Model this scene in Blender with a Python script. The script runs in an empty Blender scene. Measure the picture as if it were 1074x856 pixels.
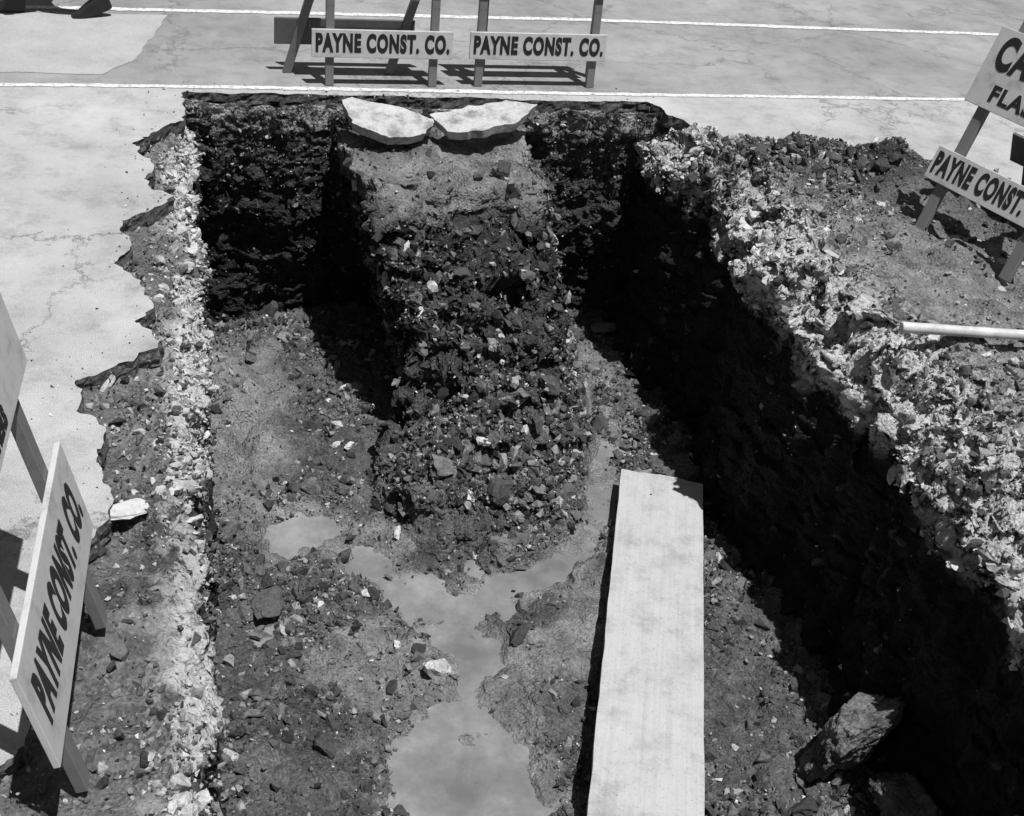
import bpy, bmesh, math
import numpy as np
from mathutils import Matrix, Vector
rng=np.random.default_rng(7)
scene=bpy.context.scene
# ------------------------------------------------------------ noise
def _h(ix,iy,iz,seed):
    n=(ix*374761393+iy*668265263+iz*2147483647+seed*1274126177)&0xffffffff
    n=((n^(n>>13))*1274126177)&0xffffffff
    n=((n^(n>>16))*2246822519)&0xffffffff
    n=n^(n>>15)
    return (n&0xffffff)/float(0x7fffff)-1.0
def vn(P,seed=0):
    P=np.asarray(P,float); I=np.floor(P).astype(np.int64); f=P-I; f=f*f*(3-2*f)
    x,y,z=I[...,0],I[...,1],I[...,2]; fx,fy,fz=f[...,0],f[...,1],f[...,2]
    r=0
    for dx in (0,1):
        for dy in (0,1):
            for dz in (0,1):
                w=(fx if dx else 1-fx)*(fy if dy else 1-fy)*(fz if dz else 1-fz)
                r=r+w*_h(x+dx,y+dy,z+dz*7,seed)
    return r
def fbm(P,scale,octv=4,seed=0,gain=.5):
    a=1;s=scale;r=0;P=np.asarray(P,float);t=0
    for o in range(octv):
        r=r+a*vn(P*s+o*17.3,seed+o*31);t+=a;a*=gain;s*=2.03
    return r/t*1.6
def P3(x,y,z=0.0): 
    return np.stack([x,y,np.zeros_like(x)+z],-1)
def sst(a,b,x):
    t=np.clip((x-a)/(b-a),0,1); return t*t*(3-2*t)
def smin(a,b,k=.08):
    h=np.clip(.5+.5*(b-a)/k,0,1); return b*(1-h)+a*h-k*h*(1-h)
def vdisp(P,terms,seed=50):
    D=np.zeros_like(P)
    for sc,amp,oc in terms:
        for c in range(3): D[...,c]+=amp*fbm(P,sc,oc,seed+c*101+int(sc))
    return D
# ------------------------------------------------------------ materials
class NT:
    def __init__(s,name):
        s.m=bpy.data.materials.new(name); s.m.use_nodes=True; s.t=s.m.node_tree
        s.b=s.t.nodes['Principled BSDF']
    def n(s,t,**k):
        nd=s.t.nodes.new(t)
        for a,v in k.items():
            if a[0]=='_': setattr(nd,a[1:],v)
            else:
                nd.inputs[a.replace('__',' ')].default_value=v
        return nd
    def l(s,a,b): s.t.links.new(a,b)
    def obj(s): 
        return s.n('ShaderNodeNewGeometry').outputs['Position']
    def noise(s,sc,det=5,rough=.6,vec=None,dist=0):
        nd=s.n('ShaderNodeTexNoise',Scale=sc,Detail=det,Roughness=rough,Distortion=dist); s.l(vec or s.obj(),nd.inputs['Vector']); return nd.outputs['Fac']
    def vor(s,sc,feature='F1',vec=None,out='Distance'):
        nd=s.n('ShaderNodeTexVoronoi',_feature=feature,Scale=sc); s.l(vec or s.obj(),nd.inputs['Vector']); return nd.outputs[out]
    def ramp(s,fac,stops):
        nd=s.n('ShaderNodeValToRGB'); e=nd.color_ramp.elements
        while len(e)<len(stops): e.new(.5)
        for el,(p,v) in zip(e,stops): el.position=p; el.color=(v,v,v,1)
        s.l(fac,nd.inputs['Fac']); return nd.outputs['Color']
    def math(s,op,a,b=None,clamp=False):
        nd=s.n('ShaderNodeMath',_operation=op,_use_clamp=clamp)
        for i,v in enumerate((a,b)):
            if v is None: continue
            if isinstance(v,(int,float)): nd.inputs[i].default_value=v
            else: s.l(v,nd.inputs[i])
        return nd.outputs[0]
    def mix(s,f,a,b,mode='MIX'):
        nd=s.n('ShaderNodeMix',_data_type='RGBA',_blend_type=mode)
        for i,v in ((0,f),(6,a),(7,b)):
            if isinstance(v,(int,float)): nd.inputs[i].default_value=v if i==0 else (v,v,v,1)
            else: s.l(v,nd.inputs[i])
        return nd.outputs[2]
    def attr(s,n): return s.n('ShaderNodeAttribute',_attribute_name=n).outputs['Fac']
    def col(s,c): s.l(c,s.b.inputs['Base Color'])
    def bump(s,h,strength,dist):
        nd=s.n('ShaderNodeBump',Strength=strength,Distance=dist); s.l(h,nd.inputs['Height']); s.l(nd.outputs[0],s.b.inputs['Normal'])
    def rough(s,v,spec=.3):
        if isinstance(v,(int,float)): s.b.inputs['Roughness'].default_value=v
        else: s.l(v,s.b.inputs['Roughness'])
        s.b.inputs['Specular IOR Level'].default_value=spec

# soil
m=NT('soil')
big=m.noise(3.0,6,.65); fine=m.noise(70,6,.7); med=m.noise(18,5,.65)
c=m.ramp(m.math('ADD',m.math('MULTIPLY',big,.45),m.math('MULTIPLY',med,.55)),[(.36,.04),(.5,.10),(.66,.21)])
c=m.mix(1.0,c,m.ramp(fine,[(.3,.3),(.55,.9),(.75,2.0)]),'MULTIPLY')
wet=m.attr('wet')
mud=m.ramp(m.noise(6,7,.75),[(.34,.11),(.5,.21),(.66,.32)])
mud=m.mix(1.0,mud,m.ramp(fine,[(.3,.45),(.5,1.0),(.75,1.5)]),'MULTIPLY')
c=m.mix(wet,c,mud)
dk=m.attr('dark'); c=m.mix(dk,c,m.mix(1.0,c,.2,'MULTIPLY'))  # darker soil; on the trench walls it also paints in deep shade
wh=m.attr('white'); wm=m.math('MULTIPLY',wh,m.ramp(m.math('ADD',m.noise(8,7,.72),m.math('MULTIPLY',wh,.1)),[(.50,0),(.56,1)]),True)
wcol=m.ramp(m.noise(30,6,.75),[(.32,.14),(.46,.5),(.7,.74)])
c=m.mix(wm,c,wcol); m.col(c)
m.rough(m.math('SUBTRACT',.9,m.math('MULTIPLY',wet,.35)),.3)
hh=m.math('ADD',fine,m.math('MULTIPLY',m.vor(60),.8))
m.bump(hh,1.0,.016); SOIL=m.m
# rubble
m=NT('rubble_stone'); sh=m.attr('shade')
c=m.ramp(sh,[(0,.035),(.45,.13),(.8,.32),(1,.68)])
c=m.mix(1.0,c,m.ramp(m.noise(60,5,.7),[(.3,.5),(.5,1.0),(.7,1.4)]),'MULTIPLY'); m.col(c); m.rough(.9,.2)
m.bump(m.math('ADD',m.noise(140,4,.7),m.noise(35,4,.7)),.7,.008); ROCK=m.m
# broken concrete / lime
m=NT('broken_concrete'); sh=m.attr('shade')
c=m.ramp(m.math('ADD',m.noise(22,6,.7),m.math('MULTIPLY',sh,.22)),[(.38,.14),(.52,.46),(.72,.7)])
m.col(c); m.rough(.95,.2); m.bump(m.noise(60,6,.75),.9,.015); CONC=m.m
# pavement: concrete on the near side of the painted seam, older asphalt beyond it
m=NT('pavement')
sx=m.n('ShaderNodeSeparateXYZ'); m.l(m.obj(),sx.inputs[0])
c=m.ramp(m.noise(.9,9,.7),[(.3,.32),(.5,.41),(.7,.50)])
far=m.ramp(m.noise(.6,9,.7),[(.32,.21),(.5,.29),(.68,.38)])
seam=m.math('GREATER_THAN',m.math('SUBTRACT',sx.outputs['Y'],m.math('MULTIPLY',sx.outputs['X'],.02)),8.0)
c=m.mix(seam,c,far)
c=m.mix(1.0,c,m.ramp(m.noise(230,3,.75),[(.3,.45),(.5,1.0),(.7,1.35)]),'MULTIPLY')
c=m.mix(1.0,c,m.ramp(m.noise(4,12,.82),[(.34,.68),(.5,1.0),(.66,1.1)]),'MULTIPLY')
wv=m.n('ShaderNodeVectorMath',_operation='ADD'); nz=m.n('ShaderNodeTexNoise',Scale=2.6,Detail=10.0,Roughness=.75); m.l(m.obj(),nz.inputs['Vector'])
sc=m.n('ShaderNodeVectorMath',_operation='SCALE',Scale=.7); m.l(nz.outputs['Color'],sc.inputs[0]); m.l(m.obj(),wv.inputs[0]); m.l(sc.outputs[0],wv.inputs[1])
cr=m.vor(.75,'DISTANCE_TO_EDGE',wv.outputs[0])
crk=m.math('MULTIPLY',m.ramp(cr,[(0.001,1),(.007,0)]),m.ramp(m.noise(1.1,3,.5),[(.40,0),(.52,.8)]))
c=m.mix(crk,c,.11)
sp=m.math('MULTIPLY',m.ramp(m.vor(22),[(.06,1),(.1,0)]),m.ramp(m.noise(2.3,3),[(.5,0),(.62,.6)]))
c=m.mix(sp,c,.14)
m.col(c); m.rough(.9,.2); m.bump(m.math('SUBTRACT',m.noise(150,4,.7),crk),.5,.006); PAVE=m.m
m=NT('pavement_edge'); m.col(m.ramp(m.noise(30,6,.8),[(.35,.03),(.6,.14),(.75,.35)])); m.rough(.95); m.bump(m.noise(80),.8,.01); PEDGE=m.m
m=NT('road_paint')
c=m.ramp(m.noise(35,6,.8),[(.42,.36),(.51,.68),(.7,.78)]); m.col(c); m.rough(.7); PAINTL=m.m
m=NT('worn_asphalt'); c=m.ramp(m.noise(3,9,.75),[(.3,.33),(.6,.42)])
m.col(m.mix(1.0,c,m.ramp(m.noise(230,3,.7),[(.3,.6),(.5,1.0),(.7,1.25)]),'MULTIPLY')); m.rough(.9); m.bump(m.noise(150,4,.7),.5,.006); PATCH=m.m
# water
m=NT('muddy_water'); c=m.ramp(m.noise(2.6,8,.7),[(.34,.14),(.5,.20),(.66,.29)])
m.col(c); m.rough(m.ramp(m.noise(4,5,.6),[(.4,.2),(.6,.45)]),.35)
m.bump(m.noise(14,4,.6),.15,.006); WATER=m.m
def painted(name,v,dirt=.5):
    m=NT(name)
    st=m.n('ShaderNodeTexCoord').outputs['Object']
    c=m.ramp(m.noise(7,7,.75,vec=st),[(.3,v*dirt),(.48,v),(.7,v*1.08)])
    c=m.mix(1.0,c,m.ramp(m.noise(90,4,.7,vec=st),[(.28,.7),(.42,1.0)]),'MULTIPLY')
    m.col(c); m.rough(.6,.3); m.bump(m.noise(120,3,.6,vec=st),.2,.002); return m.m
BOARD=painted('board_paint',.52,.6); LEG=painted('weathered_leg_wood',.17,.5); INK=painted('stencil_paint',.02,.8)
# plank
m=NT('plank_wood'); tc=m.n('ShaderNodeTexCoord').outputs['Object']
mp=m.n('ShaderNodeMapping'); mp.inputs['Scale'].default_value=(40,1.0,40); m.l(tc,mp.inputs['Vector'])
g=m.noise(1.6,6,.6,vec=mp.outputs[0],dist=.1)
c=m.ramp(g,[(.3,.40),(.5,.44),(.7,.47)])
c=m.mix(1.0,c,m.ramp(m.noise(3,10,.85,vec=tc),[(.34,.62),(.5,1.0),(.7,1.08)]),'MULTIPLY')
c=m.mix(1.0,c,m.ramp(m.noise(100,4,.75,vec=tc),[(.3,.5),(.42,1.0)]),'MULTIPLY')
c=m.mix(m.ramp(m.noise(1.7,4,.6,vec=tc),[(.54,0),(.64,.4)]),c,.2)
m.col(c); m.rough(.85,.2); m.bump(g,.2,.003); PLANK=m.m
m=NT('pipe_metal'); m.col(m.ramp(m.noise(12,5),[(.3,.4),(.6,.62)])); m.rough(.5); PIPE=m.m
def plain(name,v,r=.8):
    m=NT(name); m.col(m.ramp(m.noise(25,5,.7),[(.3,v*.7),(.6,v*1.1)])); m.rough(r); return m.m
# ------------------------------------------------------------ mesh helpers
def mk(name,V,F,mat,attrs=None,smooth=False,parent=None):
    me=bpy.data.meshes.new(name); V=np.ascontiguousarray(V,dtype=np.float32).reshape(-1,3); F=np.asarray(F,dtype=np.int32)
    k=F.shape[1]; me.vertices.add(len(V)); me.vertices.foreach_set('co',V.ravel())
    me.loops.add(F.size); me.loops.foreach_set('vertex_index',F.ravel())
    me.polygons.add(len(F)); me.polygons.foreach_set('loop_start',np.arange(0,F.size,k,dtype=np.int32))
    me.update(calc_edges=True)
    me.polygons.foreach_set('use_smooth',np.full(len(F),bool(smooth)))
    for n,a in (attrs or {}).items():
        at=me.attributes.new(n,'FLOAT','POINT'); at.data.foreach_set('value',np.asarray(a,dtype=np.float32).ravel())
    me.materials.append(mat); ob=bpy.data.objects.new(name,me); scene.collection.objects.link(ob)
    if parent: ob.parent=parent
    return ob
def gridF(ny,nx,flip=False):
    i=np.arange(ny*nx).reshape(ny,nx); a,b,c,d=i[:-1,:-1],i[:-1,1:],i[1:,1:],i[1:,:-1]
    F=np.stack([a,b,c,d],-1).reshape(-1,4)
    return F[:,::-1] if flip else F
def gnorm(P):
    du=np.gradient(P,axis=1); dv=np.gradient(P,axis=0); N=np.cross(du,dv); A=np.linalg.norm(N,axis=-1)+1e-12
    return N/A[...,None],A
def empty(name,loc=(0,0,0),rz=0):
    e=bpy.data.objects.new(name,None); e.location=loc; e.rotation_euler=(0,0,rz); scene.collection.objects.link(e); return e
def bmobj(name,bm,mat,parent=None,bevel=0):
    me=bpy.data.meshes.new(name); bm.to_mesh(me); bm.free(); me.materials.append(mat)
    ob=bpy.data.objects.new(name,me); scene.collection.objects.link(ob)
    if parent: ob.parent=parent
    if bevel:
        md=ob.modifiers.new('b','BEVEL'); md.width=bevel; md.segments=2
    return ob
def hullvar(n,flat,seed):
    r=np.random.default_rng(seed); p=r.normal(size=(n,3)); p/=np.linalg.norm(p,axis=1)[:,None]; p*=r.uniform(.7,1.15,(n,1)); p*=np.array([1,r.uniform(.55,.9),flat])
    bm=bmesh.new(); 
    for q in p: bm.verts.new(q)
    bmesh.ops.convex_hull(bm,input=bm.verts); bm.verts.ensure_lookup_table()
    dead=[v for v in bm.verts if not v.link_faces]; bmesh.ops.delete(bm,geom=dead,context='VERTS')
    bmesh.ops.triangulate(bm,faces=bm.faces); bm.verts.index_update()
    V=np.array([v.co[:] for v in bm.verts]); F=np.array([[v.index for v in f.verts] for f in bm.faces]); bm.free(); return V,F
def clodvar(seed,sub=3):
    bm=bmesh.new(); bmesh.ops.create_icosphere(bm,subdivisions=sub,radius=1)
    V=np.array([v.co[:] for v in bm.verts]); F=np.array([[v.index for v in f.verts] for f in bm.faces]); bm.free()
    r=np.random.default_rng(seed); o=r.uniform(0,50,3)
    for _ in range(12):
        d=r.normal(size=3); d/=np.linalg.norm(d); h=r.uniform(.42,.8); s=V@d; V=V-np.outer(np.maximum(s-h,0),d)
    V=V*(1+.2*fbm(V+o,2.2,4,seed)[:,None])*np.array([1.15,r.uniform(.6,.95),r.uniform(.45,.8)]); return V,F
SM=[hullvar(7,.7,i) for i in range(16)]
MD=[hullvar(11,.6,100+i) for i in range(24)]
CL=[clodvar(300+i) for i in range(12)]
def scatter(name,P,N,size,shade,vars_,mat,sink=.25,parent=None):
    n=len(P); q=rng.normal(size=(n,4)); q/=np.linalg.norm(q,axis=1)[:,None]; w,x,y,z=q.T
    R=np.stack([1-2*(y*y+z*z),2*(x*y-z*w),2*(x*z+y*w),2*(x*y+z*w),1-2*(x*x+z*z),2*(y*z-x*w),2*(x*z-y*w),2*(y*z+x*w),1-2*(x*x+y*y)],-1).reshape(n,3,3)
    C=P+N*(size*(.5-sink))[:,None]; k=rng.integers(0,len(vars_),n); Vs=[];Fs=[];S=[];off=0
    for j,(V,F) in enumerate(vars_):
        idx=np.where(k==j)[0]
        if not len(idx): continue
        W=np.einsum('nij,vj->nvi',R[idx],V)*size[idx][:,None,None]+C[idx][:,None,:]
        Vs.append(W.reshape(-1,3)); Fs.append((F[None]+(np.arange(len(idx))*len(V))[:,None,None]).reshape(-1,3)+off); S.append(np.repeat(shade[idx],len(V))); off+=len(idx)*len(V)
    return mk(name,np.concatenate(Vs),np.concatenate(Fs),mat,{'shade':np.concatenate(S)},parent=parent)
def pick(P,N,A,W,n):
    w=(A*W).ravel(); w=w/w.sum(); i=rng.choice(len(w),n,p=w); return P.reshape(-1,3)[i]+rng.normal(0,.006,(n,3)),N.reshape(-1,3)[i]
def sizes(n,a,b,p=2.6):
    u=rng.random(n); return (a**(1-p)+u*(b**(1-p)-a**(1-p)))**(1/(1-p))
# ------------------------------------------------------------ TRENCH FLOOR + MOUND
WL=-1.70
def capd(x,y,p,q):
    px,py=p;qx,qy=q; dx,dy=qx-px,qy-py; L=dx*dx+dy*dy+1e-9
    t=np.clip(((x-px)*dx+(y-py)*dy)/L,0,1); return np.hypot(x-px-t*dx,y-py-t*dy)
PUD=[((1.10,3.5),(1.10,3.84),.30),((1.2,4.1),(1.25,4.5),.02),((1.27,4.5),(1.2,4.86),.11),((1.15,4.95),(.84,5.25),.08),((1.25,4.9),(1.75,5.06),.08),((1.75,5.06),(2.2,5.4),.09),
     ((.38,5.55),(.56,5.6),.11),((.5,5.6),(.85,5.3),.01),((2.25,5.5),(2.42,6.1),.08),((2.42,6.2),(2.5,6.9),.06),((.2,6.2),(.25,6.6),-.01)]
DMP=PUD+[((.2,5.9),(.22,7.3),.2),((1.2,4.2),(1.2,4.5),.1),((.35,5.6),(.9,5.3),.12),((2.4,6.0),(2.65,7.4),.12),((.6,4.6),(.9,4.4),.1),((1.8,4.4),(2.1,4.8),.12)]
def floor_h(x,y):
    p=P3(x,y); z=-1.64+.045*fbm(p,1.3,3,1)+.045*fbm(p,5,4,2)
    wx=x+.07*fbm(p,5,4,11)+.035*fbm(p,16,3,15); wy=y+.07*fbm(p,5,4,12)+.035*fbm(p,16,3,16)
    d=np.full_like(x,9.)
    for a,b,r in PUD: d=np.minimum(d,capd(wx,wy,a,b)-r)
    dd=np.full_like(x,9.)
    for a,b,r in DMP: dd=np.minimum(dd,capd(wx,wy,a,b)-r)
    k=1-sst(-.05,.14,d); z=z*(1-k)+(-1.722+.032*fbm(p,6,4,14))*k
    top=-.15+.05*fbm(p,2.5,4,5)
    nz=.20*fbm(p,2.0,3,21)
    yy=y+nz; xx=x+.15*fbm(p,2.4,4,22)*(1-.8*sst(6.2,6.7,y))
    front=np.interp(yy,[5.1,5.5,6.0,6.4,6.75,7.0],[-1.74,-1.58,-1.24,-.84,-.38,-.1])+.10*fbm(p,3.2,3,23)*sst(5.3,5.8,y)*(1-sst(6.7,7,y))
    xl0=np.interp(y,[5.15,5.6,6.0,6.25,6.5,8],[1.3,1.0,.88,.98,1.36,1.36]); sl=np.interp(y,[5.2,6.0,6.5,8],[.9,1.4,5,12])
    left=-1.7+(xx-xl0)*sl
    xr0=np.interp(y,[5.15,5.6,6.3,7,8],[1.4,2.0,2.5,2.58,2.52]); rs=np.interp(y,[5.2,6.0,6.6,8],[1.3,1.15,.70,.6])
    right=np.interp((xr0-xx)/rs,[0,.42,.62,.72],[-1.7,-1.2,-.5,0.1])
    m_=smin(smin(top,front,.2),smin(left,right,.06),.06)
    ml=sst(-1.72,-1.5,m_); mtop=sst(-.42,-.28,m_)
    z=np.maximum(z,m_); return z,k,ml,d,dd,mtop
dens=lambda x:1+3*np.exp(-((x-1.42)/.12)**2)+2.5*np.exp(-((x-2.12)/.13)**2)
xx=np.linspace(-.3,3.45,4000); cum=np.cumsum(dens(xx)); cum=(cum-cum[0])/(cum[-1]-cum[0]); XS=np.interp(np.linspace(0,1,540),cum,xx)
YS=np.linspace(.3,8.1,640)
X,Y=np.meshgrid(XS,YS); Z,K,ML,DP,DD,MT=floor_h(X,Y)
P=np.stack([X,Y,Z],-1)
sh_=np.clip((Z+1.6)/1.45,0,1)**.8*np.clip((2.05-X)/.5,0,1)*sst(6.1,6.6,Y); P[...,0]-=.62*sh_
D=vdisp(P,[(5,.06,3),(14,.03,3),(40,.013,2)]); amp=(.45+.9*ML*(1-.6*MT))*(1-.9*K); P+=D*amp[...,None]
damp=np.clip((1-sst(.0,.22,DD+.16*fbm(P3(X,Y),4,4,77)))*(1-ML),0,1)
WETA=np.clip(damp+.25*(1-ML)*np.clip(.6+fbm(P3(X,Y),2,3,79),0,1)+.2*ML*(1-MT)*sst(-1.0,-1.5,Z)+MT*np.clip(.8+fbm(P3(X,Y),4,3,78),0,1),0,1)
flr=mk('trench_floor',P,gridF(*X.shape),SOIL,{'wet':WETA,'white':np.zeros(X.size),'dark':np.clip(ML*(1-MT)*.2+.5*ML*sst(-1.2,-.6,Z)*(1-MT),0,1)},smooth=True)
FP=P;FN,FA=gnorm(P)
nx,ny=60,120; a,b=np.meshgrid(np.linspace(-.1,3.1,nx),np.linspace(.4,7.9,ny)); wat=mk('puddle_water',np.stack([a,b,np.full_like(a,WL)],-1),gridF(ny,nx),WATER,smooth=True)
# ------------------------------------------------------------ VERGES + SIDE WALLS
YV=np.linspace(.3,8.02,620)
ybx=[2.9,3.1,3.25,3.45,3.8,4.3,4.7,5.1,6,8]; yby=[8.05,7.95,7.75,7.42,7.25,7.2,6.9,6.55,6.1,5.6]
def right_h(x,y):
    p=P3(x,y); yb=np.interp(x,ybx,yby)+.14*fbm(p,3,4,31)
    cov=sst(-.02,.35,yb-y); h=-.05+cov*(.085+.04*fbm(p,2,4,32)+.04*fbm(p,7,4,33))
    h+= .20*np.exp(-(((x-3.95)/.45)**2+((y-6.75-.12*(4-x))/.24)**2))*(1+.6*fbm(p,4,3,34))
    h+= .12*np.exp(-(((x-4.9)/.5)**2+((y-6.1)/.4)**2))*(1+.5*fbm(p,4,3,35))
    h+= .08*np.exp(-(((x-3.75)/.25)**2+((y-5.2)/.9)**2))*fbm(p,3,3,36)
    h+= .08*np.exp(-(((x-4.0)/.4)**2+((y-4.1)/.4)**2))
    return h
uo=np.concatenate([np.linspace(8,5.2,40)[:-1],np.linspace(5.2,3.5,110)[:-1],np.linspace(3.5,3.1,44)])
vd=np.linspace(0,1.62,125)[1:]
br=3.07+.09*fbm(P3(YV,YV*0,5.),1.6,3,41)+.07*fbm(P3(YV,YV*0,9.),5,3,42)
ny=len(YV); nu=len(uo); nd=len(vd)
Xr=np.zeros((ny,nu+nd)); Yr=np.repeat(YV[:,None],nu+nd,1); Zr=np.zeros_like(Xr)
Xr[:,:nu]=uo[None,:]+(br-3.1)[:,None]*np.clip((4-uo)/.9,0,1)[None,:]
Zr[:,:nu]=right_h(Xr[:,:nu],Yr[:,:nu])
cham=np.clip((br[:,None]+.34-Xr[:,:nu])/.34,0,1); Zr[:,:nu]-=.26*cham**1.5+.05*cham*fbm(P3(Xr[:,:nu],Yr[:,:nu]),5,3,43)
Zr[:,nu:]=Zr[:,nu-1:nu]-vd[None,:]
und=np.interp(vd,[0,.12,.5,1.1,1.62],[0,.01,-.02,.0,-.12]); Xr[:,nu:]=br[:,None]+und[None,:]
stri=.03*fbm(np.stack([Yr*9,Zr*1.2,Xr*0],-1),1,3,44); Xr[:,nu:]+=stri[:,nu:]
Pr=np.stack([Xr,Yr,Zr],-1)
wm_=np.concatenate([np.interp(uo,[3.1,3.4,3.6,8],[1.3,1.0,.4,.2]),np.interp(vd,[0,.15,.4,1.6],[1.3,.7,.6,.8])])
Pr+=vdisp(Pr,[(4,.05,3),(10,.045,3),(38,.012,2)],80)*(wm_[None,:,None])
whr=np.zeros((ny,nu+nd)); whr[:,:nu]=np.interp(uo,[3.1,3.30,3.42,3.6,4.0],[1.5,1.3,.6,.2,.0])[None,:]; whr[:,nu:]=np.interp(vd,[0,.1,.2],[1.5,.9,0])[None,:]
whr*=np.clip(.95+.6*fbm(P3(Xr,Yr),1.5,3,45),0,1.25)
dkr=np.zeros_like(whr); dkr[:,nu:]=np.interp(vd,[0,.15],[.2,1])[None,:]  # wall face coloured darker to deepen its shadow
pg=np.exp(-(((Xr-3.95)/.55)**2+((Yr-6.75)/.32)**2))+np.exp(-(((Xr-4.9)/.55)**2+((Yr-6.1)/.45)**2)); dkr=np.clip(dkr+pg*.7,0,1)
wtr=np.zeros_like(whr); wtr[:,:nu]=np.interp(uo,[3.3,3.7,6],[.2,.9,1.0])[None,:]*(.7+.5*np.clip(1.5*fbm(P3(Xr[:,:nu],Yr[:,:nu]),1.6,3,90),-1,1)); wtr=np.clip(wtr-pg,0,1)
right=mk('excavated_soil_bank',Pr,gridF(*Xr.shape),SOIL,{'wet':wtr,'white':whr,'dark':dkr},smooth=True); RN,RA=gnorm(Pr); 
if RN[300,20,2]<0: RN=-RN
ul=np.concatenate([np.linspace(-1.3,-.7,20)[:-1],np.linspace(-.7,-.03,60)])
brl=-.03+.035*fbm(P3(YV,YV*0,15.),2,3,51)+.02*fbm(P3(YV,YV*0,19.),8,3,52); nl=len(ul)
Xl=np.zeros((ny,nl+nd)); Yl=np.repeat(YV[:,None],nl+nd,1); Zl=np.zeros_like(Xl)
Xl[:,:nl]=ul[None,:]+(brl+.03)[:,None]*np.clip((ul+.7)/.67,0,1)[None,:]
pl=P3(Xl[:,:nl],Yl[:,:nl]); Zl[:,:nl]=-.085+.03*fbm(pl,3,4,53)-.08*np.clip((Xl[:,:nl]+.16)/.16,0,1)**2
Zl[:,nl:]=Zl[:,nl-1:nl]-vd[None,:]; Xl[:,nl:]=brl[:,None]-.03*np.sin(vd*2)[None,:]
Pl=np.stack([Xl,Yl,Zl],-1); wl_=np.concatenate([np.interp(ul,[-1.3,-.6,-.2,0],[.2,.35,.6,.9]),np.full(nd,.7)])
Pl+=vdisp(Pl,[(5,.05,3),(14,.03,3),(40,.011,2)],120)*wl_[None,:,None]
whl=np.zeros_like(Xl); whl[:,:nl]=np.interp(ul,[-.5,-.25,-.16,-.10,0],[.1,.2,.6,1.4,1.5])[None,:]; whl[:,nl:]=np.interp(vd,[0,.06,.12],[1.3,.8,0])[None,:]
whl*=np.clip(.8+.7*fbm(P3(Xl,Yl),2.0,3,46),0,1.1)
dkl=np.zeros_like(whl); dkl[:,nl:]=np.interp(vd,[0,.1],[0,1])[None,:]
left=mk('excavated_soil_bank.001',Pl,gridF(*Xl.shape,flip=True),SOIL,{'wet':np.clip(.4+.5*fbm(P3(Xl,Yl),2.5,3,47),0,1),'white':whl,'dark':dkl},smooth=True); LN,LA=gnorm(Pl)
if LN[300,10,2]<0: LN=-LN
def endwall(name,y0,sgn,seed):
    xs=np.linspace(-.25,3.5,340); zs=np.linspace(-.045,-1.85,160); A,B=np.meshgrid(xs,zs); C=np.full_like(A,y0)+sgn*(.05*fbm(P3(A,B,3.),2,3,seed)+.02*np.sin(B*3)-.03*(B+.9)+.045*fbm(np.stack([A*9,B*1.1,A*0],-1),1,3,seed+2))
    Q=np.stack([A,C,B],-1); w=np.clip((-.04-B)/.1,0.25,1); Q+=vdisp(Q,[(5,.03,3),(15,.02,3),(42,.008,2)],seed+5)*w[...,None]
    Q[...,2]=np.minimum(Q[...,2],-.04)
    ob=mk(name,Q,gridF(*A.shape),SOIL,{'wet':np.zeros_like(A),'white':np.clip(1-(-B-.05)/.25,0,1)*.7,'dark':np.clip(.1+(-B)*.9-.3*(A>1.9),0,.8)},smooth=True); N,Ar=gnorm(Q)  # dark: grows downwards; right-hand section painted lighter as if sunlit
    if N[50,100,1]*sgn>0: N=-N
    return Q,N,Ar
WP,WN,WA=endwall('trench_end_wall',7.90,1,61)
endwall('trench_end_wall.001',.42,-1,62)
# ------------------------------------------------------------ SCATTER
def shd(n,lo=0,hi=.9,pw=1.2,pwhite=.035):
    s=lo+(hi-lo)*rng.random(n)**pw; s[rng.random(n)<pwhite]=rng.uniform(.9,1.0); return s
vis=(FP[...,1]>2.4)
dry=np.where((K>.55),.05,1.0)*vis*(np.where(damp>.4,.35,1))*np.where(MT>.5,.2,1)*np.where((ML>.5)&(FP[...,2]>-1.1),.5,1)
clus=.15+np.clip(.45+1.6*fbm(P3(X,Y),2.4,4,201),0,2.2)
inside=(FP[...,0]>-.02)&(FP[...,0]<3.05)&(FP[...,1]<7.9)
w=dry*clus*inside*(1+.2*ML)
p,n=pick(FP,FN,FA,w,46000); scatter('gravel',p,n,sizes(46000,.005,.017),shd(46000,0,.85,1.4),SM,ROCK)
p,n=pick(FP,FN,FA,w,14000); scatter('rubble',p,n,sizes(14000,.012,.06,2.5),shd(14000,0,.85,1.4),MD,ROCK,sink=.4)
p,n=pick(FP,FN,FA,w,460); scatter('soil_clods',p,n,sizes(460,.04,.10,2.6),shd(460,.05,.6),CL,ROCK,sink=.4)
u=np.concatenate([np.interp(uo,[3.1,3.4,4.5,5.3,8],[1,1,.9,.7,.5]),np.full(nd,.06)])
above=np.where(Pr[...,2]>-.01,1,0); above[:,uo.size:]=1; above[:,:nu][uo[None,:].repeat(ny,0)<3.5]=1
pile=1+3*np.exp(-(((Xr-3.95)/.5)**2+((Yr-6.75)/.3)**2))+2*np.exp(-(((Xr-4.9)/.5)**2+((Yr-6.1)/.4)**2))
clr=.12+np.clip(.35+1.6*fbm(P3(Xr,Yr),1.9,4,205),0,2)
w=u[None,:]*above*(Yr>2.2)*(Xr<6.5)*pile*clr
p,n=pick(Pr,RN,RA,w,27000); s_=shd(27000,.05,.9,1.1,.05); s_[n[:,2]<.3]*=.4; scatter('gravel.001',p,n,sizes(27000,.005,.017),s_,SM,ROCK)
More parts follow.
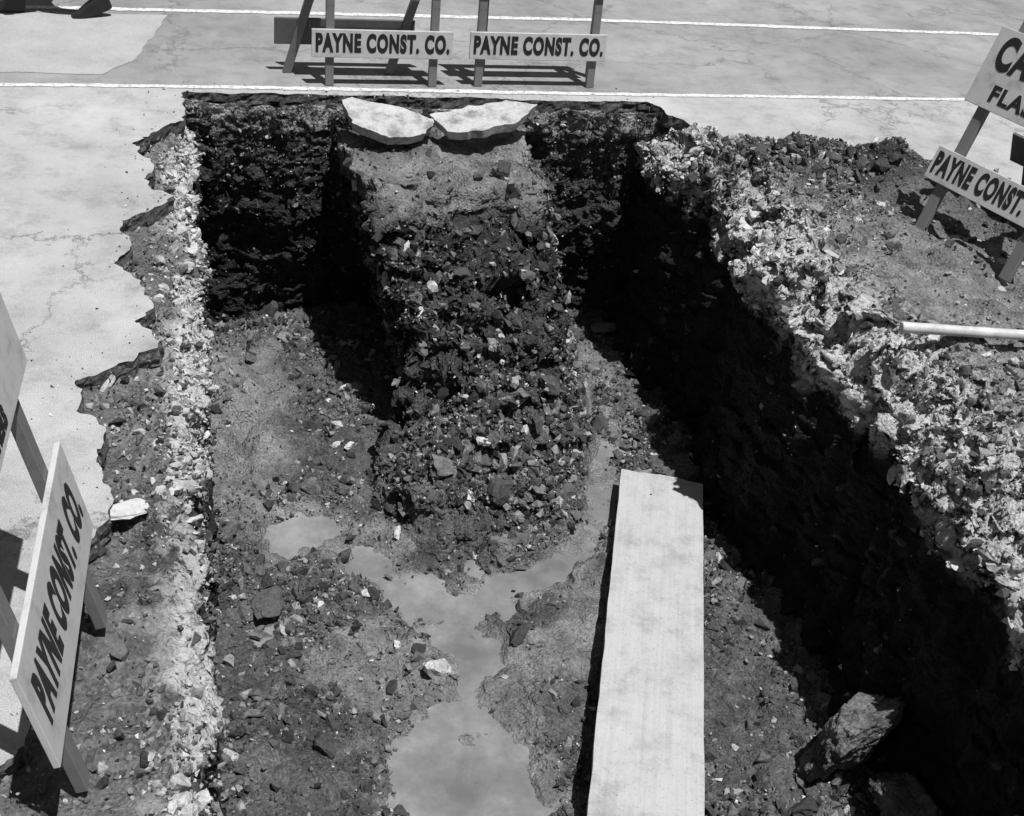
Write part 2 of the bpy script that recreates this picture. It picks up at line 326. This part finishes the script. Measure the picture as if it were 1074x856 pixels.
p,n=pick(Pr,RN,RA,w,4000); s_=shd(4000,.05,.85,1.1,.05); s_[n[:,2]<.3]*=.4; scatter('rubble.001',p,n,sizes(4000,.014,.055,2.5),s_,MD,ROCK,sink=.4)
w2=w*(1+3*(pile>1.8))
p,n=pick(Pr,RN,RA,w2,240); scatter('soil_clods.001',p,n,sizes(240,.03,.07,2.8),shd(240,.05,.4,1,0),CL,ROCK,sink=.4)
wb=np.zeros_like(Xr); wb[:,:nu]=np.interp(uo,[3.1,3.3,3.45,4.0,4.3],[1,.8,.25,.05,0])[None,:]; wb[:,nu:nu+12]=.8; wb*=(Yr>2.2)*(Yr<7.8)
wb*=.1+np.clip(.5+1.8*fbm(P3(Xr,Yr),2.5,3,206),0,2)
p,n=pick(Pr,RN,RA,wb,300); scatter('broken_concrete_chunks',p,n,sizes(300,.02,.08,2.1),rng.random(300),CL,CONC,sink=.55)
p,n=pick(Pr,RN,RA,wb,3000); scatter('broken_concrete_bits',p,n,sizes(3000,.008,.028,2.5),rng.random(3000),MD,CONC,sink=.35)
wv_=np.zeros_like(Xl)+.6; wv_[:,nl:]=.4; wv_*=(Yl>2.0)*(Xl>-.75)*(.2+np.clip(.5+1.4*fbm(P3(Xl,Yl),2.6,3,209),0,2))
p,n=pick(Pl,LN,LA,wv_,15000); scatter('gravel.002',p,n,sizes(15000,.005,.017),shd(15000,.05,.9,1.0,.07),SM,ROCK)
p,n=pick(Pl,LN,LA,wv_,3400); scatter('rubble.002',p,n,sizes(3400,.013,.045,2.5),shd(3400,.05,.85,1.0,.06),MD,ROCK,sink=.35)
wc=np.zeros_like(Xl); wc[:,:nl]=np.interp(ul,[-.5,-.2,-.1,0],[.05,.12,1,1.3])[None,:]; wc[:,nl:nl+6]=1.1; wc*=(Yl>2.0)*(Yl<7.8); wc*=.15+np.clip(.4+1.5*fbm(P3(Xl,Yl),2.0,3,207),0,2)
p,n=pick(Pl,LN,LA,wc,200); scatter('broken_concrete_chunks.001',p,n,sizes(200,.02,.055,2.2),rng.random(200),CL,CONC,sink=.4)
p,n=pick(Pl,LN,LA,wc,2200); scatter('broken_concrete_bits.001',p,n,sizes(2200,.008,.024,2.3),rng.random(2200),MD,CONC,sink=.35)
w=np.ones_like(WP[...,0])*(WP[...,0]<3.1)*(WP[...,0]>-.05)*(WP[...,2]>-1.7)*(WP[...,2]<-.07)*np.clip(1+1.5*(WP[...,2]+.3),.2,1.3)
p,n=pick(WP,WN,WA,w,4500); scatter('gravel.003',p,n,sizes(4500,.006,.018),shd(4500,0,.85,1.4,.04),SM,ROCK,sink=.45)
p,n=pick(WP,WN,WA,w,400); scatter('rubble.003',p,n,sizes(400,.014,.035,2.7),shd(400,0,.8,1.4,.03),MD,ROCK,sink=.5)
def stone(name,loc,size,scl,rz,mat,shade,var):
    V,F=CL[var]; V=V*np.array(scl)*size; ob=mk(name,V,F,mat,{'shade':np.full(len(V),shade)}); ob.location=loc; ob.rotation_euler=(.2,.1,rz); return ob
def bigclod(name,loc,size,scl,rz,mat,shade,seed):
    V,F=clodvar(seed,6); V=V*(1+.14*fbm(V,4,6,seed,.6)[:,None])*np.array(scl)*size; n0=len(V); ob=mk(name,V,F,mat,{'wet':np.full(n0,.7),'white':np.full(n0,.2),'dark':np.full(n0,shade)},smooth=True); ob.location=loc; ob.rotation_euler=(.2,.1,rz); return ob
bigclod('boulder',(2.88,3.52,-1.36),.30,(.8,.8,2.4),.5,SOIL,.35,901)
bigclod('boulder',(3.05,3.1,-1.5),.26,(1,1,1.2),1.5,SOIL,.5,902)
bigclod('boulder',(2.95,2.85,-1.45),.2,(.8,1.1,1.3),2.5,SOIL,.6,903)
for q in [((.14,5.5,-1.64),.10,(1,.7,.35),.3,.95,1),((2.36,6.72,-1.64),.13,(1,.7,.4),2.0,.8,2),((2.5,7.15,-1.64),.10,(1,.6,.45),1.0,.85,3),((2.85,7.6,-1.6),.15,(1,.7,.5),.2,.5,4),((2.18,4.9,-1.6),.15,(.8,.9,.7),1.2,.3,5),
          ((2.0,6.5,-1.2),.14,(.8,1,1),.6,.4,6),((.3,4.95,-1.62),.12,(1,.8,.6),.9,.3,7),((2.3,7.4,-1.62),.12,(1,.7,.6),.9,.4,8),((.85,6.3,-1.62),.06,(1,.8,.6),.9,.97,0)]:
    stone('field_stone',q[0],q[1],q[2],q[3],ROCK,q[4],q[5])
stone('broken_concrete_chunk',(-.33,3.79,-.03),.10,(1.1,.8,.3),.4,CONC,.9,3)
# ------------------------------------------------------------ PAVEMENT with jagged hole
Lp=[(-.05,7.93),(-.06,7.59),(-.21,7.26),(-.35,7.11),(-.25,6.91),(-.28,6.65),(-.12,6.39),(-.23,6.22),(-.36,6.11),(-.32,5.86),(-.38,5.66),(-.26,5.50),(-.21,5.26),(-.28,5.12),(-.18,4.97),(-.29,4.76),(-.50,4.63),(-.51,4.45),(-.39,4.27),(-.35,4.02),(-.35,3.79),(-.51,3.44),(-.56,3.00),(-.62,2.43),(-.5,1.6),(-.45,.4)]
Rp=[(3.35,.4),(3.4,2),(3.45,4),(3.4,6),(3.36,7.2),(3.2,7.6),(3.05,7.93)]
Fp=[(3.05-.25*i,7.93) for i in range(1,13)]
hole=Lp+Rp+Fp; out=[]
for i,a in enumerate(hole):
    b=hole[(i+1)%len(hole)]; a=np.array(a);b=np.array(b); L=np.linalg.norm(b-a); k=max(1,int(L/.018)) 
    for j in range(k): out.append(a+(b-a)*j/k)
hole=np.array(out); q3=P3(hole[:,0],hole[:,1])
nf=np.where(hole[:,1]>7.9,.6,1.0)
hole[:,0]+=nf*(.05*fbm(q3,4,3,501)+.022*fbm(q3,22,3,502)); hole[:,1]+=nf*(.05*fbm(q3,4,3,503)+.022*fbm(q3,22,3,504))
hole[:,1]=np.minimum(hole[:,1],7.955)
from mathutils.geometry import tessellate_polygon
B=260
outer=[(-B,-B),(B,-B),(B,B),(-B,B)]
inner=[Vector((q[0],q[1],0)) for q in hole]; outv=[Vector((a,b,0)) for a,b in outer]
tri=tessellate_polygon([outv,inner]); allv=outv+inner
bm=bmesh.new(); vs=[bm.verts.new(v) for v in allv]
for t in tri:
    try: bm.faces.new([vs[i] for i in t])
    except Exception: pass
bmesh.ops.recalc_face_normals(bm,faces=bm.faces)
if sum(f.normal.z*f.calc_area() for f in bm.faces)<0: bmesh.ops.reverse_faces(bm,faces=bm.faces)
pv=bmobj('street_pavement',bm,PAVE)
n=len(hole); rows=6; E=np.zeros((rows,n+1,3)); hc=np.vstack([hole,hole[:1]])
for r in range(rows):
    off=np.zeros((n+1,2)); q3=P3(hc[:,0],hc[:,1],r*.02)
    if r: off[:,0]=.012*fbm(q3,16,3,601); off[:,1]=.012*fbm(q3,16,3,602)
    E[r,:,:2]=hc+off; E[r,:,2]=-.018*r
mk('pavement_broken_edge',E,gridF(rows,n+1),PEDGE,parent=pv)
k_=rng.integers(0,len(hole),1200); pc=np.zeros((1200,3)); pc[:,:2]=hole[k_]+rng.normal(0,.12,(1200,2))
pc=pc[(pc[:,0]<-.1)|(pc[:,1]>7.9)]; n0=len(pc); scatter('pavement_crumbs',pc,np.tile([0,0,1.],(n0,1)),sizes(n0,.004,.016,2.6),shd(n0,.1,1),SM,ROCK)
def line(name,pts,w):
    bm=bmesh.new(); prev=None
    xs=np.linspace(pts[0][0],pts[-1][0],1200); ys=np.interp(xs,[p[0] for p in pts],[p[1] for p in pts])
    w1=w/2+.008*fbm(P3(xs,xs*0),12,3,701); w2=w/2+.008*fbm(P3(xs,xs*0),12,3,702)
    for x,y,a,b in zip(xs,ys,w1,w2):
        c=(bm.verts.new((x,y+a,.004)),bm.verts.new((x,y-b,.004)))
        if prev: bm.faces.new((prev[1],c[1],c[0],prev[0]))
        prev=c
    return bmobj(name,bm,PAINTL)
line('road_line',[(-20,7.9),(-1.3,7.98),(0,8.02),(3,8.06),(6,8.12),(20,8.3)],.055)
line('road_line',[(-20,9.1),(-1.5,9.5),(3.1,9.70),(7.1,9.72),(20,9.8)],.07)
bm=bmesh.new(); pts=[(-3.0,8.15),(-.55,8.2),(-.38,8.5),(-.25,9.0),(-.15,9.45),(-3,9.3)]
pp=[]
for i,a in enumerate(pts):
    b=pts[(i+1)%len(pts)]
    for j in range(20): pp.append((a[0]+(b[0]-a[0])*j/20,a[1]+(b[1]-a[1])*j/20))
pp=np.array(pp); o3=P3(pp[:,0],pp[:,1]); pp[:,0]+=.03*fbm(o3,5,4,711); pp[:,1]+=.03*fbm(o3,5,4,712)
bm.faces.new([bm.verts.new((a,b,.003)) for a,b in pp]); bmesh.ops.recalc_face_normals(bm,faces=bm.faces); bmobj('asphalt_patch',bm,PATCH)
# ------------------------------------------------------------ broken slabs on the mound
m=NT('slab_concrete'); c=m.ramp(m.noise(7,8,.75),[(.38,.24),(.52,.52),(.7,.62)]); c=m.mix(1.0,c,m.ramp(m.noise(90,4,.7),[(.3,.6),(.5,1.0)]),'MULTIPLY'); m.col(c); m.rough(.9); m.bump(m.noise(45,6,.75),.8,.014); SLAB=m.m
def slab(name,pts,th,loc,rot,bend):
    bm=bmesh.new(); poly=np.array(pts); ctr=poly.mean(0); M=90; per=[]
    for i in range(len(poly)):
        a=poly[i]; b=poly[(i+1)%len(poly)]; k=M//len(poly)
        for j in range(k): per.append(a+(b-a)*j/k)
    per=np.array(per); o3=P3(per[:,0],per[:,1],loc[0]); per[:,0]+=.022*fbm(o3,14,4,801); per[:,1]+=.022*fbm(o3,14,4,802); M=len(per);R_=10
    f=lambda q:bend*((q[0]*2.2)**2)+.014*float(fbm(np.array([[q[0],q[1],loc[0]]]),5,4,5)[0])
    top=[[bm.verts.new((*(ctr+(p-ctr)*r/R_),f(ctr+(p-ctr)*r/R_))) for p in per] for r in range(1,R_+1)]
    bot=[bm.verts.new((p[0]*.95,p[1]*.95,f(p)-th)) for p in per]
    c0=bm.verts.new((*ctr,f(ctr))); c1=bm.verts.new((*ctr,f(ctr)-th))
    for i in range(M):
        j=(i+1)%M; bm.faces.new((c0,top[0][i],top[0][j])); bm.faces.new((c1,bot[j],bot[i])); bm.faces.new((top[-1][i],bot[i],bot[j],top[-1][j]))
        for r in range(R_-1): bm.faces.new((top[r][i],top[r+1][i],top[r+1][j],top[r][j]))
    ob=bmobj(name,bm,SLAB); ob.location=loc; ob.rotation_euler=rot; return ob
slab('broken_concrete_slab',[(-.30,.14),(-.2,.22),(.10,.14),(.30,.0),(.22,-.16),(-.02,-.24),(-.24,-.12)],.06,(1.19,7.56,.0),(.17,.09,.0),.02)
slab('broken_concrete_slab',[(-.34,.04),(-.1,.12),(.2,.18),(.38,.12),(.22,-.08),(-.05,-.18),(-.28,-.16)],.06,(1.80,7.58,.01),(.14,-.05,.0),.01)
# ------------------------------------------------------------ plank
def box(name,a,b,w,t,mat,parent=None,side=None,bevel=.003):
    a=Vector(a);b=Vector(b); d=(b-a); L=d.length; d.normalize(); s=Vector(side); s=(s-d*s.dot(d)).normalized(); nn=s.cross(d)
    bm=bmesh.new(); bmesh.ops.create_cube(bm,size=1); bmesh.ops.scale(bm,vec=(w,L,t),verts=bm.verts)
    ob=bmobj(name,bm,mat,parent,bevel); M=Matrix((( s.x,d.x,nn.x),(s.y,d.y,nn.y),(s.z,d.z,nn.z))).to_4x4(); M.translation=(a+b)/2; ob.matrix_local=M; return ob
def plank():
    a=Vector((2.70,5.75,-1.575)); b=Vector((1.50,2.48,-1.36)); d=b-a; L=d.length; d.normalize(); s=Vector((.94,-.35,0)); s=(s-d*s.dot(d)).normalized(); nn=s.cross(d)
    if nn.z<0: nn=-nn
    nx,ny=24,140; U,V=np.meshgrid(np.linspace(-.25,.25,nx),np.linspace(0,L,ny))
    ed=.003*fbm(P3(U*0+np.sign(U),V),6,4,31)*(np.abs(U)>.24)
    U2=U+ed; V2=V+(V<.001)*.012*fbm(P3(U,V*0),12,4,32); 
    V2=np.where((V<.06)&(U>.15),V2+ (U-.15)*.25*(1-V/.06),V2)
    H=.0008*fbm(P3(U*12,V*.8),1,3,33)+.001*np.sin(V*1.1)
    T=np.stack([U2,V2,H+.025],-1); Bm=np.stack([U2,V2,H-.025],-1)
    n0=nx*ny; idx=np.arange(n0).reshape(ny,nx); per=np.concatenate([idx[0,:],idx[1:,-1],idx[-1,-2::-1],idx[-2:0:-1,0]]); pn=np.roll(per,-1)
    F=np.concatenate([gridF(ny,nx),gridF(ny,nx,True)+n0,np.stack([per,per+n0,pn+n0,pn],-1)])
    W=np.concatenate([T.reshape(-1,3),Bm.reshape(-1,3)]); ob=mk('timber_plank',W,F,PLANK); 
    M=Matrix(((s.x,d.x,nn.x),(s.y,d.y,nn.y),(s.z,d.z,nn.z))).to_4x4(); M.translation=a; ob.matrix_world=M
    bm=bmesh.new(); bm.from_mesh(ob.data); bmesh.ops.recalc_face_normals(bm,faces=bm.faces); bm.to_mesh(ob.data); bm.free()
plank()
# ------------------------------------------------------------ pipe
bm=bmesh.new(); bmesh.ops.create_cone(bm,cap_ends=True,segments=24,radius1=.027,radius2=.022,depth=1.7)
ob=bmobj('pipe',bm,PIPE,bevel=.006); a=Vector((3.27,4.68,.13)); b=Vector((4.95,4.42,.12)); ob.location=(a+b)/2; ob.rotation_mode='QUATERNION'; ob.rotation_quaternion=(b-a).to_track_quat('Z','Y')
for p_ in ob.data.polygons: p_.use_smooth=True
# ------------------------------------------------------------ barricades
def text(par,s,M,size,wx,bold):
    cu=bpy.data.curves.new('lettering','FONT'); cu.body=s; cu.size=size; cu.offset=bold; cu.extrude=.0008; cu.align_x='CENTER'; cu.align_y='CENTER'; cu.space_character=1.16
    ob=bpy.data.objects.new('lettering',cu); scene.collection.objects.link(ob)
    bpy.context.view_layer.update(); w=ob.dimensions.x
    me=bpy.data.meshes.new_from_object(ob); bpy.data.objects.remove(ob)
    ob=bpy.data.objects.new('lettering',me); scene.collection.objects.link(ob); me.materials.clear(); me.materials.append(INK)
    ob.parent=par; ob.matrix_local=M@Matrix.Diagonal((wx/w,1,1,1)); return ob
REAR=painted('rear_board_paint',.12,.6)
def barricade(loc,rz,w=.69,s=.12,H=1.0,skew=0,zb=(.19,.37),zu=(.62,.90),over=.12,rear=True,th=.86,lw=.065,uw=.86,tw=.95,bold=.0085):
    e=empty('construction_barricade',loc,rz)
    sl=Vector((0,s,H)).normalized(); fr=Vector((0,-sl.z,sl.y)); lt=.035
    for i,x in enumerate((0,w)):
        box('front_leg_%d'%(i+1),(x,0,0),Vector((x,s,H)),lw,lt,LEG,e,side=(1,0,0))
        box('back_leg_%d'%(i+1),(x+skew+.045,2*s+.05,0),Vector((x+.02,s+.05,H)),lw,lt,LEG,e,side=(1,0,0))
    def at(z): return Vector((0,s*z/H,z))
    def brd(nm,z0,z1,side=1,mat=BOARD):
        if side==1:
            c=at((z0+z1)/2)+fr*(lt/2+.012); box(nm,c+Vector((-over,0,0)),c+Vector((w+over,0,0)),(z1-z0),.02,mat,e,side=sl); return c
        z=(z0+z1)/2; c=Vector((0,2*s+.05-s*z/H+lt/2+.012,z)); sk=skew*(1-z/H)
        box(nm,c+Vector((-over+sk,0,0)),c+Vector((w+over+sk,0,0)),(z1-z0),.02,mat,e,side=(0,-s,H))
    c=brd('name_board',*zb); c2=brd('caution_board',*zu)
    if rear: brd('rear_board',*zb,2,mat=REAR)
    brd('rear_top_board',*zu,2,mat=REAR)
    def TM(c,du):
        M=Matrix(((1,0,0),(0,sl.y,fr.y),(0,sl.z,fr.z))).to_4x4(); M.translation=c+Vector((w/2,0,0))+fr*.0115+sl*du; return M
    hb=zb[1]-zb[0]; hu=zu[1]-zu[0]
    text(e,'PAYNE CONST. CO.',TM(c,0),hb*th,(w+2*over)*tw,bold)
    text(e,'CAUTION',TM(c2,hu*.18),hu*.56,(w+2*over)*uw,.012)
    text(e,'FLASHERS',TM(c2,-hu*.3),hu*.28,(w+2*over)*uw*.8,.005)
    return e
barricade((.87,8.11,0),.03,skew=-.30,s=.09,lw=.055)
barricade((1.88,8.16,0),.03,w=.80,s=.08,over=.08,skew=.02,rear=False,lw=.055)
barricade((4.03,5.89,.03),math.radians(-69.6),w=.62,s=.43,H=1.25,skew=0,zb=(.27,.46),zu=(.70,1.13))
barricade((-.38,2.55,-.03),math.radians(88),w=.66,s=.27,H=1.25,zb=(.26,.61),zu=(.90,1.18),over=.17,th=.62,uw=.36,tw=.88,bold=.012)
# ------------------------------------------------------------ pedestrian walking past beyond the trench
def pedestrian(loc,rz):
    e=empty('pedestrian',loc,rz)   # local +x = walking direction
    TR=plain('trousers',.03); SK=plain('skin',.35); SHIRT=plain('shirt',.45); HAIR=plain('hair',.02); SHOE=plain('shoe_leather',.02,.4)
    def skin(name,verts,edges,radii,mat,sub=2):
        me=bpy.data.meshes.new(name); me.from_pydata(verts,edges,[]); ob=bpy.data.objects.new(name,me); scene.collection.objects.link(ob)
        ob.modifiers.new('skin','SKIN'); sv=me.skin_vertices[0].data
        for i,r in enumerate(radii): sv[i].radius=(r,r) if isinstance(r,(int,float)) else r
        sv[0].use_root=True; md=ob.modifiers.new('s','SUBSURF'); md.levels=sub; md.render_levels=sub; me.materials.append(mat); ob.parent=e; return ob
    skin('trousers',[(0,0,.95),(0,-.09,.88),(.14,-.09,.50),(.27,-.09,.12),(0,.09,.88),(-.06,.09,.50),(-.30,.09,.16),(0,0,1.05)],[(0,1),(1,2),(2,3),(0,4),(4,5),(5,6),(0,7)],[(.12,.14),.095,.072,.06,.095,.072,.06,(.11,.15)],TR)
    skin('torso',[(0,0,1.04),(.01,0,1.2),(.02,0,1.38),(.03,0,1.46),(.02,-.17,1.40),(-.06,-.23,1.12),(.08,-.23,.9),(.02,.17,1.40),(.06,.23,1.12),(.22,.22,.95)],[(0,1),(1,2),(2,3),(2,4),(4,5),(5,6),(2,7),(7,8),(8,9)],[(.11,.15),(.11,.16),(.11,.16),.06,.06,.045,.036,.06,.045,.036],SHIRT)
    skin('head',[(.03,0,1.45),(.035,0,1.54),(.05,0,1.62),(.05,0,1.70)],[(0,1),(1,2),(2,3)],[.055,.06,(.09,.075),(.085,.075)],SK)
    skin('hair',[(.03,0,1.66),(.035,0,1.745)],[(0,1)],[(.085,.08),(.08,.075)],HAIR)
    skin('nose',[(.13,0,1.65),(.155,0,1.62)],[(0,1)],[.01,.013],SK,1)
    for sy,hx,hz in ((-1,.08,.9),(1,.22,.95)):
        skin('ear',[(.04,sy*.08,1.66),(.04,sy*.088,1.62)],[(0,1)],[.014,.01],SK,1)
        y=sy*.225; V=[(hx,y,hz),(hx+.02,y,hz-.08)]; Ed=[(0,1)]; Rr=[.026,(.018,.034)]
        for k in range(4):
            b=len(V); o=(-.026+.017*k); L=(.065,.078,.072,.055)[k]; V+= [(hx+.025+o,y,hz-.09),(hx+.03+o,y-sy*.006,hz-.09-L*.5),(hx+.025+o,y-sy*.02,hz-.09-L)]; Ed+=[(1,b),(b,b+1),(b+1,b+2)]; Rr+=[.009,.008,.007]
        b=len(V); V+=[(hx+.04,y-sy*.01,hz-.04),(hx+.062,y-sy*.015,hz-.08)]; Ed+=[(0,b),(b,b+1)]; Rr+=[.011,.009]
        skin('hand',V,Ed,Rr,SK,1)
    for fx,fy,fz,pt in ((.27,-.09,0,-.12),(-.30,.09,.02,.3)):
        bm=bmesh.new(); bmesh.ops.create_cube(bm,size=1); bmesh.ops.subdivide_edges(bm,edges=bm.edges,cuts=3,use_grid_fill=True)
        for v in bm.verts:
            x,y,z=v.co; wd=.095*(1-.25*abs(x*2)**3)*(1.05 if x>0 else .85); hgt=.11 if x<-.1 else .11-.07*min(1,(x+.1)/.45)
            v.co=(x*.29+.06,y*wd,(z+.5)*hgt)
        ob=bmobj('shoe',bm,SHOE,e); md=ob.modifiers.new('s','SUBSURF'); md.levels=md.render_levels=2; ob.location=(fx,fy,fz); ob.rotation_euler=(0,pt,0)
pedestrian((-.93,9.38,.012),math.radians(195))
# ------------------------------------------------------------ light, world, camera
w=bpy.data.worlds.new('World'); scene.world=w; w.use_nodes=True; nt=w.node_tree; bg=nt.nodes['Background']
sdir=Vector((.14,-.27,1)).normalized(); el=math.asin(sdir.z); az=math.atan2(sdir.x,sdir.y)
sky=nt.nodes.new('ShaderNodeTexSky'); sky.sky_type='NISHITA'; sky.sun_disc=False; sky.sun_elevation=el; sky.sun_rotation=az
bw=nt.nodes.new('ShaderNodeRGBToBW'); nt.links.new(sky.outputs[0],bw.inputs[0]); nt.links.new(bw.outputs[0],bg.inputs[0]); bg.inputs[1].default_value=.05
ld=bpy.data.lights.new('sun','SUN'); ld.energy=5.0; ld.angle=math.radians(.5); so=bpy.data.objects.new('sun',ld); scene.collection.objects.link(so); so.rotation_mode='QUATERNION'; so.rotation_quaternion=sdir.to_track_quat('Z','Y')
cd=bpy.data.cameras.new('camera'); cam=bpy.data.objects.new('camera',cd); scene.collection.objects.link(cam); scene.camera=cam
R=Matrix(((.9710,.0366,-.2353),(-.2145,.5637,-.7975),(.1034,.8251,.5552))); cam.rotation_mode='QUATERNION'; cam.rotation_quaternion=R.to_quaternion(); cam.location=(0,0,3)
cd.sensor_width=36; cd.lens=36*1327/1074; cd.clip_end=1000; cd.clip_start=.05
scene.view_settings.view_transform='Standard'; scene.view_settings.look='None'; scene.view_settings.exposure=0
